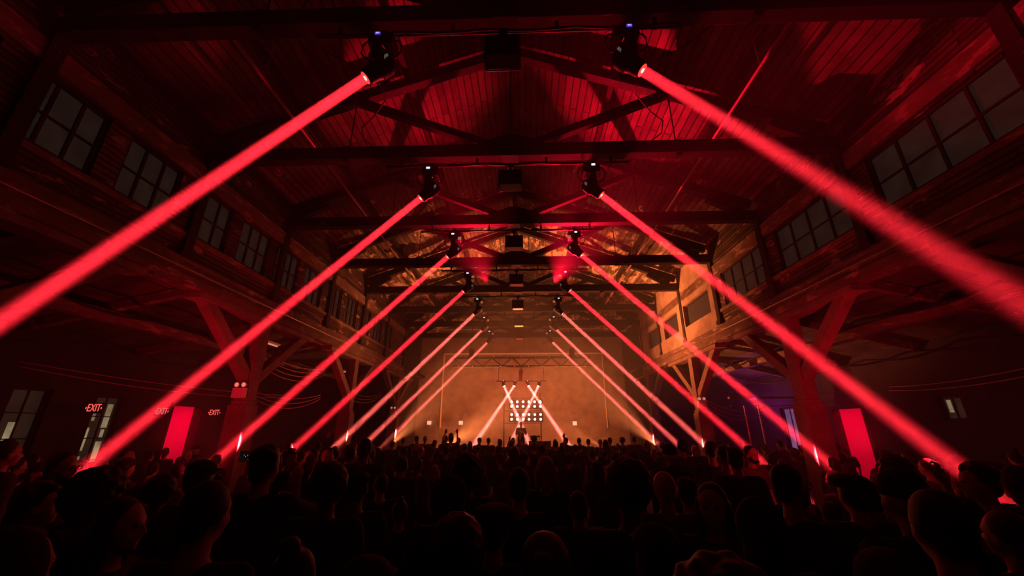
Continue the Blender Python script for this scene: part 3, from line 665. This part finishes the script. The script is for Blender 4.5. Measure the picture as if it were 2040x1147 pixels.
    if hair == 'flatcap':
        g = MB(); g.ell(H((0, .01, 1.725)), (.115, .135, .045), rot=HR); g.ell(H((0, -.01, 1.7)), (.093, .108, .05), rot=HR); g.ell(H((0, .11, 1.695)), (.07, .06, .012), rot=HR); g.remesh('cap', 'c_charcoal', .011, 1, root)
    for s in (-1, 1): MB().ell(H((s * .031, .085, 1.634)), (.0135, .008, .008), 10, 7, HR).build('eye', 'eye', root)
    if beard:
        g = MB(); g.ell(H((0, .05, 1.545)), (.056, .052, .036), rot=HR); g.cap(H((-.055, .03, 1.6)), H((-.045, .05, 1.55)), .018); g.cap(H((.055, .03, 1.6)), H((.045, .05, 1.55)), .018); g.remesh('beard', hairm, .011, 1, root)
    if glasses:
        g = MB(); 
        for s in (-1, 1):
            ring = [H((s * .034 + .024 * math.cos(a), .108, 1.635 + .019 * math.sin(a))) for a in [i * math.pi / 7 for i in range(15)]]; g.path(ring, .003, 5)
            g.tube(H((s * .058, .105, 1.64)), H((s * .082, .0, 1.635)), .0025, n=5)
        g.tube(H((-.01, .108, 1.638)), H((.01, .108, 1.638)), .003, n=5); g.build('glasses', 'black', root)
    return root

PROTO = {}; HEADS_AT = []
def proto(key, **kw):
    if key not in PROTO:
        PROTO[key] = [make_person(**kw), 0]
    return PROTO[key]
def person(key, loc, rz, label, sc=1.0, group=None, wx=1.0, **kw):
    e = proto(key, **kw)
    if e[1] == 0: r = e[0]
    else: r = copy_tree(e[0])
    e[1] += 1
    r.location = loc; r.rotation_euler = (0, 0, rz); r.scale = (sc * wx, sc * wx, sc); r['label'] = label; r['category'] = 'person'
    if group: r['group'] = group
    elif 'group' in r: del r['group']
    return r
def head_at(px, py, y, key, turn, label, crown=1.77, wx=1.0, **kw):
    """stand a person so that the crown of the head is seen where the photo shows it"""
    best = None                     # step back or forward along the same sight line until nobody is bumped
    for k in range(-34, 60):
        yy = y * (1 + k * .015); p = at_y(px, py, yy); sc_ = p.z / crown
        if yy < 1.2 or not .84 < sc_ < 1.2: continue
        gap = min([math.hypot(p.x - a, p.y - b) - .29 * (wx_ + sc_) for a, b, wx_ in HEADS_AT] or [1])
        if len(HEADS_AT) > 44 and gap < -.04: continue
        cost = abs(k) * .02 + max(0, -gap) * 40 + 2.5 * max(0, abs(sc_ - 1) - .05)
        if best is None or cost < best[0]: best = (cost, p, sc_)
    if best is None:
        if len(HEADS_AT) > 44: return None
        p = at_y(px, py, y); best = (0, p, p.z / crown)
    p, sc_ = best[1:]; HEADS_AT.append((p.x, p.y, sc_))
    return person(key, (p.x, p.y, 0), turn, label, sc_, wx=wx, **kw)
FACE_L, FACE_R = R(80), R(-80)
P_ = {   # wardrobe
    'tee_short': dict(hair='short', top='tee', shirt='c_black'), 'jacket_short': dict(hair='short', top='jacket', shirt='c_charcoal', skin='skin2'),
    'messy': dict(hair='messy', top='jacket', shirt='c_navy'), 'curly': dict(hair='curly', top='tee', shirt='c_charcoal', skin='skin3'), 'afro': dict(hair='afro', top='jacket', shirt='c_black', skin='skin3'),
    'long': dict(hair='long', top='tee', shirt='c_maroon', build=.88), 'blond': dict(hair='bob', top='tee', shirt='c_black', hairm='hair_blond', build=.88),
    'bun': dict(hair='bun', top='vest', shirt='c_black', build=.86), 'pony': dict(hair='pony', top='tee', shirt='c_olive', hairm='hair_brown', build=.88),
    'cap': dict(hair='cap', top='tee', shirt='c_charcoal', skin='skin2'), 'flatcap': dict(hair='flatcap', top='jacket', shirt='c_black'), 'bald': dict(hair='none', top='tee', shirt='c_grey', build=1.08),
    'beanie': dict(hair='beanie', top='hoodie', shirt='c_black'), 'hood': dict(hair='hood', top='hoodie', shirt='c_charcoal'),
    'glasses': dict(hair='short', top='tee', shirt='c_black', glasses=True, beard=True), 'facer': dict(hair='short', top='tee', shirt='c_grey', arms=('down', 'bent'), beard=True),
    'phone': dict(hair='messy', top='jacket', shirt='c_black', arms=('phone', 'phone')), 'arm_up': dict(hair='short', top='tee', shirt='c_black', arms=('down', 'up')), 'fist_up': dict(hair='pony', top='tee', shirt='c_charcoal', arms=('fist', 'down'), build=.9),
    'both_up': dict(hair='cap', top='tee', shirt='c_navy', arms=('up', 'up')),
}
near = [  # px, py of the crown, distance, kind, turn, label
 (26, 873, 3.2, 'jacket_short', R(-20), 'person at the far left edge, bulky dark shape with a red edge down the cheek'),
 (136, 897, 4.0, 'glasses', FACE_R, 'bearded man in glasses seen in profile facing right, in front of the left street window'),
 (96, 957, 2.9, 'messy', R(-50), 'person with tousled dark hair just below the man in glasses'),
 (160, 949, 4.0, 'tee_short', R(0), 'dark haired person between the man in glasses and the big afro'),
 (220, 921, 2.9, 'afro', R(-15), 'person with a big round afro in the left foreground'),
 (258, 985, 2.7, 'long', R(-75), 'long haired person facing right, below and right of the big afro'),
 (331, 941, 3.9, 'curly', R(5), 'curly haired person right in front of the left red doorway'),
 (286, 962, 4.4, 'pony', R(-20), 'person with a ponytail between the big afro and the curly head by the red doorway'),
 (408, 915, 3.6, 'cap', R(-10), 'person in a dark cap below the second left column'),
 (428, 951, 2.6, 'tee_short', R(0), 'large smooth dark head with a thin red rim of light, left foreground'),
 (537, 886, 3.6, 'phone', R(0), 'tall person in a dark jacket holding a glowing phone overhead'),
 (580, 892, 6.0, 'messy', R(10), 'small dark tousled head just right of the raised phone'),
 (598, 927, 4.4, 'bald', R(30), 'bald person with a red lit scalp right of the phone holder'),
 (622, 892, 6.2, 'facer', R(172), 'man facing the camera, first of two lit faces left of centre'),
 (654, 890, 6.8, 'facer', R(190), 'man facing the camera, the right one of two lit faces left of centre'),
 (664, 915, 3.4, 'curly', R(0), 'curly haired person, large dark head left of centre'),
 (700, 884, 6.6, 'tee_short', R(-15), 'short haired person just right of the two lit faces'),
 (730, 871, 6.2, 'jacket_short', R(0), 'tall dark headed person left of centre, standing above the heads around'),
 (717, 936, 3.2, 'cap', R(8), 'person in a dim cap left of centre, below the tall dark head'),
 (733, 1106, 1.5, 'cap', R(-6), 'person in a reddish cap at the bottom edge of the picture, left of centre'),
 (900, 943, 3.1, 'hood', R(10), 'hooded person near the centre, left of the wide dark head'),
 (932, 897, 4.0, 'afro', R(0), 'person with wide round hair just left of the performer'),
 (1086, 906, 4.6, 'blond', R(0), 'blond bobbed person right of centre with red light on the hair'),
 (1033, 928, 3.4, 'tee_short', R(0), 'short haired person in the centre directly below the performer'),
 (911, 1014, 2.1, 'curly', R(12), 'round dark head in the centre foreground, left of the flat cap'),
 (985, 1000, 2.0, 'flatcap', R(-8), 'person in a flat cap in the centre foreground'),
 (1245, 907, 2.6, 'curly', R(0), 'big dark curly head right of centre, largest there'),
 (1320, 938, 3.6, 'bald', R(0), 'bald person whose red lit scalp shows between two dark heads, right of centre'),
 (1364, 949, 2.8, 'messy', R(-5), 'tousled dark head right of the red lit bald scalp'),
 (1412, 958, 2.7, 'long', R(150), 'long haired person turned toward the camera, right of centre'),
 (1437, 884, 6.2, 'pony', R(30), 'person with reddish lit hair and a ponytail under the fourth right beam'),
 (1413, 876, 7.0, 'tee_short', R(0), 'dark short haired head left of the reddish lit ponytail'),
 (1357, 872, 8.5, 'jacket_short', R(0), 'dark head standing a little taller below the third right column'),
 (1332, 884, 6.4, 'beanie', R(0), 'person in a beanie just left of the third right column'),
 (1461, 889, 6.2, 'messy', R(-20), 'tousled head right of the reddish lit ponytail'),
 (1493, 886, 7.2, 'facer', R(200), 'bearded man facing back toward the camera under the violet corner'),
 (1563, 919, 3.0, 'glasses', R(-70), 'man in profile facing right beside the second right column, face red lit'),
 (1688, 941, 2.9, 'flatcap', R(-5), 'person in a flat cap at the foot of the second right column'),
 (1718, 956, 3.2, 'cap', R(10), 'person in a cap in front of the right red doorway, beside the flat cap'),
 (1767, 903, 4.2, 'curly', R(40), 'person with curly red lit hair just right of the right doorway'),
 (1782, 931, 2.8, 'beanie', R(0), 'large dark head in a beanie below the curly red lit hair, right side'),
 (1847, 967, 2.7, 'tee_short', R(-15), 'short haired person right of the large beanie'),
 (1934, 917, 3.6, 'messy', R(60), 'tousled person near the right edge with dim red hair'),
 (1905, 985, 2.5, 'arm_up', R(20), 'person reaching a hand up into the end of the nearest right beam'),
 (1756, 1091, 1.6, 'beanie', R(0), 'person in a beanie at the bottom edge on the right'),
 (50, 1040, 2.0, 'hood', R(0), 'hooded person in the bottom left corner'),
 (190, 1075, 1.7, 'beanie', R(5), 'person in a beanie at the bottom edge, below the big afro'),
 (330, 1070, 1.75, 'long', R(0), 'long haired person at the bottom edge, left of the red rimmed head'),
 (500, 1030, 2.1, 'tee_short', R(10), 'short haired person low in the left foreground, below the phone holder'),
 (600, 1060, 1.8, 'bun', R(0), 'person with a hair bun at the bottom, left of the reddish cap'),
 (570, 975, 2.8, 'pony', R(-8), 'person with a ponytail below the red lit bald scalp on the left'),
 (800, 985, 2.6, 'bun', R(6), 'person with a hair bun in the middle foreground, left of centre'),
 (842, 1090, 1.6, 'messy', R(0), 'tousled head at the bottom edge, right of the reddish cap'),
 (1085, 1050, 1.8, 'pony', R(-6), 'ponytailed person at the bottom, just right of centre'),
 (1150, 975, 2.5, 'jacket_short', R(0), 'person in a dark jacket in the middle foreground, below the blond bob'),
 (1190, 1085, 1.6, 'curly', R(0), 'curly haired person at the bottom edge right of centre'),
 (1300, 1040, 1.9, 'cap', R(10), 'person in a cap in the lower right of centre, below the big curly head'),
 (1420, 1080, 1.7, 'afro', R(0), 'person with round hair at the bottom, below the long haired face'),
 (1500, 985, 2.5, 'hood', R(-10), 'hooded person left of the man in profile on the right'),
 (1590, 1060, 1.9, 'bun', R(0), 'person with a hair bun low on the right'),
 (1650, 1000, 2.4, 'phone', R(0), 'person with both hands lifted in the right foreground'),
 (1870, 1060, 1.9, 'jacket_short', R(0), 'person in a dark jacket in the lower right corner area'),
 (1985, 1010, 2.2, 'pony', R(10), 'person with a ponytail at the right edge of the picture'),
 (2010, 925, 3.4, 'hood', R(0), 'hooded person at the far right edge'),
]
for (px, py, y, k, tr, lb) in near: head_at(px, py, y, k, tr, lb, crown={'afro': 1.83, 'curly': 1.8, 'bun': 1.81, 'bald': 1.745, 'messy': 1.775, 'flatcap': 1.775}.get(k, 1.77), **P_[k])
# raised hands against the stage glow
for (px, py, y, k, tr, lb) in [
 (888, 853, 15.5, 'fist_up', R(0), 'far person with a bent arm raised, leftmost of the raised hands by the stage'),
 (912, 852, 15.0, 'arm_up', R(20), 'far person with one straight arm raised, second raised hand from the left'),
 (1008, 868, 15.5, 'fist_up', R(-30), 'far person with a low raised fist just left of the performer'),
 (1120, 861, 14.0, 'arm_up', R(-30), 'far person raising a hand right of the performer, on the slanting pale beam')]:
    p = at_y(px, py, y); person(k, (p.x - (.23 if k == 'arm_up' else -.22), p.y, 0), tr, lb, p.z / (2.0 if k == 'arm_up' else 1.9), **P_[k])
# last rows under the stage edge: heads cut the glow at the height the photo shows
for k in range(23):
    px = 806 + k * 21.5 + rnd.uniform(-5, 5); py = rnd.choice((868, 871, 874, 876, 878)); yy = 16.9 + (k % 3) * .55
    p = at_y(px, py, yy); kk = ('tee_short', 'messy', 'pony', 'cap', 'curly', 'jacket_short', 'long', 'beanie')[k % 8]
    person(kk, (p.x, p.y, 0), rnd.gauss(0, .3), 'dark head in the last rows below the stage edge', min(1.1, max(.92, p.z / 1.77)), group='heads against the stage glow', **P_[kk])
# the crowd that fills the hall
KEYS = ['tee_short', 'jacket_short', 'messy', 'curly', 'long', 'blond', 'bun', 'pony', 'cap', 'beanie', 'hood', 'tee_short', 'messy', 'jacket_short', 'pony', 'long']
for k in KEYS: proto(k, **P_[k])
TXT = {'tee_short': 'short haired person', 'jacket_short': 'short haired head above a jacket', 'messy': 'tousled dark head', 'curly': 'curly dark head', 'long': 'long haired person', 'blond': 'fair bobbed head', 'bun': 'head with a hair bun', 'pony': 'head with a ponytail', 'cap': 'head in a cap', 'beanie': 'head in a beanie', 'hood': 'hooded head', 'bald': 'bald head'}
taken = [(o.location.x, o.location.y) for o in COL.objects if o.get('category') == 'person']
BLOCK = [(s * 6.7, y) for s in (-1, 1) for y in (3.9, 9.7, 15.5, 21.2)] + [(9.4, 16.2), (8.0, 14.6)]
fill = []; y = 2.9; row = 0
while y < 16.7:
    half = min(y * 1.28 + .8, 10.2); step = .66 + .055 * y
    x = -half + rnd.uniform(0, step)
    while x < half:
        xx = x + rnd.uniform(-.15, .15) + CAMP.x; yy = y + rnd.uniform(-.2, .2)
        d0 = .6 if yy < 6 else .54
        if all((xx - a) ** 2 + (yy - b) ** 2 > d0 ** 2 for a, b in taken) and all(abs(xx - a) > .66 or abs(yy - b) > .66 for a, b in BLOCK):
            fill.append((xx, yy)); taken.append((xx, yy))
        x += step
    y += .62 + .035 * y
for (xx, yy) in fill:
    k = rnd.choice(KEYS); h = rnd.gauss(1.72, .065); h = max(1.56, min(1.86, h))
    if yy < 5: h = min(h, 1.76)
    side = 'left' if xx < -2.4 else ('right' if xx > 2.9 else 'middle')
    dist = 'dark front rows' if yy < 5 else ('dark mid crowd' if yy < 10 else 'dark far crowd')
    lb = '%s in the %s, %s of hall' % (TXT[k], dist, side)
    r = person(k, (xx, yy, 0), rnd.gauss(0, .35), lb, h / 1.77, group='%s, %s, %s' % (TXT[k], dist, side), **P_[k])
for k, e in PROTO.items():
    if e[1] == 0:
        for ch in list(e[0].children): bpy.data.objects.remove(ch)
        bpy.data.objects.remove(e[0])
# the performer
dj = make_person(arms=('chest', 'mix'), hair='short', top='tee', shirt='c_maroon', skin='skin', head=(0, -.15)); p = at_y(1038, 841, 20.85)
tag(dj, 'performer in a dark red shirt standing on the stage, one hand at the chest', 'person'); dj.location = (p.x, 20.85, .8); dj.rotation_euler = (0, 0, R(180)); dj.scale = (1, 1, .97)
# the raised phone
pp = at_y(497, 909, 3.25)
ph = thing('phone', 'phone held up sideways filming the stage, tiny lit picture on its dark screen', 'phone', pp, 0)
MB().box((0, 0, 0), (.158, .009, .078)).build('case', 'blackp', ph, .003)
scn = MB().box((0, -.0052, 0), (.148, .001, .07)).build('screen', 'display_dark', ph)
g = MB()
for (x, z, w_, h_) in ((.02, .012, .012, .018), (.008, .016, .006, .01), (.033, .008, .007, .012), (-.028, .0, .004, .004), (-.012, .008, .004, .003), (-.04, .01, .003, .003)): g.box((x, -.0062, z), (w_, .0006, h_))
g.build('picture_glow', 'phone_amber', scn)
MB().box((.012, -.0062, -.02), (.03, .0006, .004)).box((-.001, -.0062, -.014), (.003, .0006, .01)).build('picture_red', 'exit', scn)

# ------------------------------------------------------------------ light
AMB = (1, .22, .06)
def spot(name, loc, tgt, power, col, deg, blend=.5, soft=.06):
    p = power / 4 * math.sin(R(deg / 2)) ** 2
    return light('AREA', name, loc, p, col, Vector(tgt) - Vector(loc), None, shape='DISK', size=soft * 2, spread=R(deg))
light('AREA', 'blinder_glow', (.2, 21.85, 3.1), 100, (1, .13, .055), (0, -1, .12), None, shape='RECTANGLE', size=1.7, size_y=1.1)
for s in (-1, 1):
    light('AREA', 'stage_wash', (s * 2.4, 22.4, 5.35), 270, AMB, (0, 1, -.55), None, shape='RECTANGLE', size=3.2, size_y=.3)
    light('AREA', 'stage_wash', (s * 3.4, 24.5, .95), 120, AMB, (0, 1, .9), None, shape='RECTANGLE', size=2.6, size_y=.3)
spot('wall_wash', (-3.4, 19.4, 1.5), (6.75, 15.6, 6.7), 11000, AMB, 44, .35)
spot('wall_wash', (3.6, 19.4, 1.5), (-6.5, 14.6, 6.0), 2000, AMB, 32, .6)
spot('added_roof_wash', (-5.9, 19.0, 1.5), (2.4, 16.4, 9.3), 8000, AMB, 38, .4, .04)  # added lamp without a fixture, kept low, for the orange ceiling patches
spot('added_roof_wash', (6.1, 19.0, 1.5), (-2.6, 16.4, 9.3), 8000, AMB, 38, .4, .04)  # its mirrored partner, also added without a fixture
spot('added_red_flood', (-1.0, 12.3, 6.85), (-2.2, 4.8, 9.4), 2200, (1, .004, .03), 60, .5, .05)  # added flood without a fixture, reddens the near ceiling
spot('added_red_flood', (1.3, 12.3, 6.85), (3.4, 4.6, 9.2), 5000, (1, .004, .03), 60, .5, .05)  # second added flood, stronger, for the right ceiling slope
light('POINT', 'added_head_glow', (.07, 21.6, 4.25), 200, (1, .05, .03), None, None, shadow_soft_size=.3)  # added point lamp, reddens the haze around the four heads
for s in (-1, 1):
    light('POINT', 'added_crowd_rim', (s * 4.3, 6.1, 1.98), 16, (1, .010, .035), None, None, shadow_soft_size=.12)  # added unseen lamp, puts red rims on the side crowd
    spot('added_red_spill', (s * 5.2, 6.3, 1.95), (s * 6.75, 8.6, 4.0), 210, (1, .010, .03), 105, .4, .12)  # added unseen lamp in the crowd, reddens column, brace and girder
    spot('added_red_spill', (s * 5.6, 12.4, 1.95), (s * 7.2, 14.0, 4.4), 60, (1, .010, .03), 120, .4, .12)  # weaker added lamp farther along, also unseen
light('POINT', 'violet_lamp', (10.2, 17.8, 3.2), 45, (.75, .05, .6), None, None, shadow_soft_size=.1)
w = bpy.data.worlds.new('night'); S.world = w; w.use_nodes = True; nt = w.node_tree
nt.nodes['Background'].inputs[0].default_value = (.01, .006, .012, 1)
vs = nt.nodes.new('ShaderNodeVolumeScatter'); vs.inputs['Density'].default_value = .013; vs.inputs['Anisotropy'].default_value = .15
nt.links.new(vs.outputs[0], nt.nodes['World Output'].inputs['Volume'])
S.cycles.volume_bounces = 0; S.cycles.max_bounces = 4; S.cycles.diffuse_bounces = 2; S.cycles.use_adaptive_sampling = False; S.cycles.glossy_bounces = 2
S.cycles.use_light_tree = True; S.cycles.sample_clamp_indirect = 3
S.view_settings.view_transform = 'Standard'; S.view_settings.look = 'None'; S.view_settings.gamma = 1
S.view_settings.exposure = -.08; S.view_settings.use_curve_mapping = False
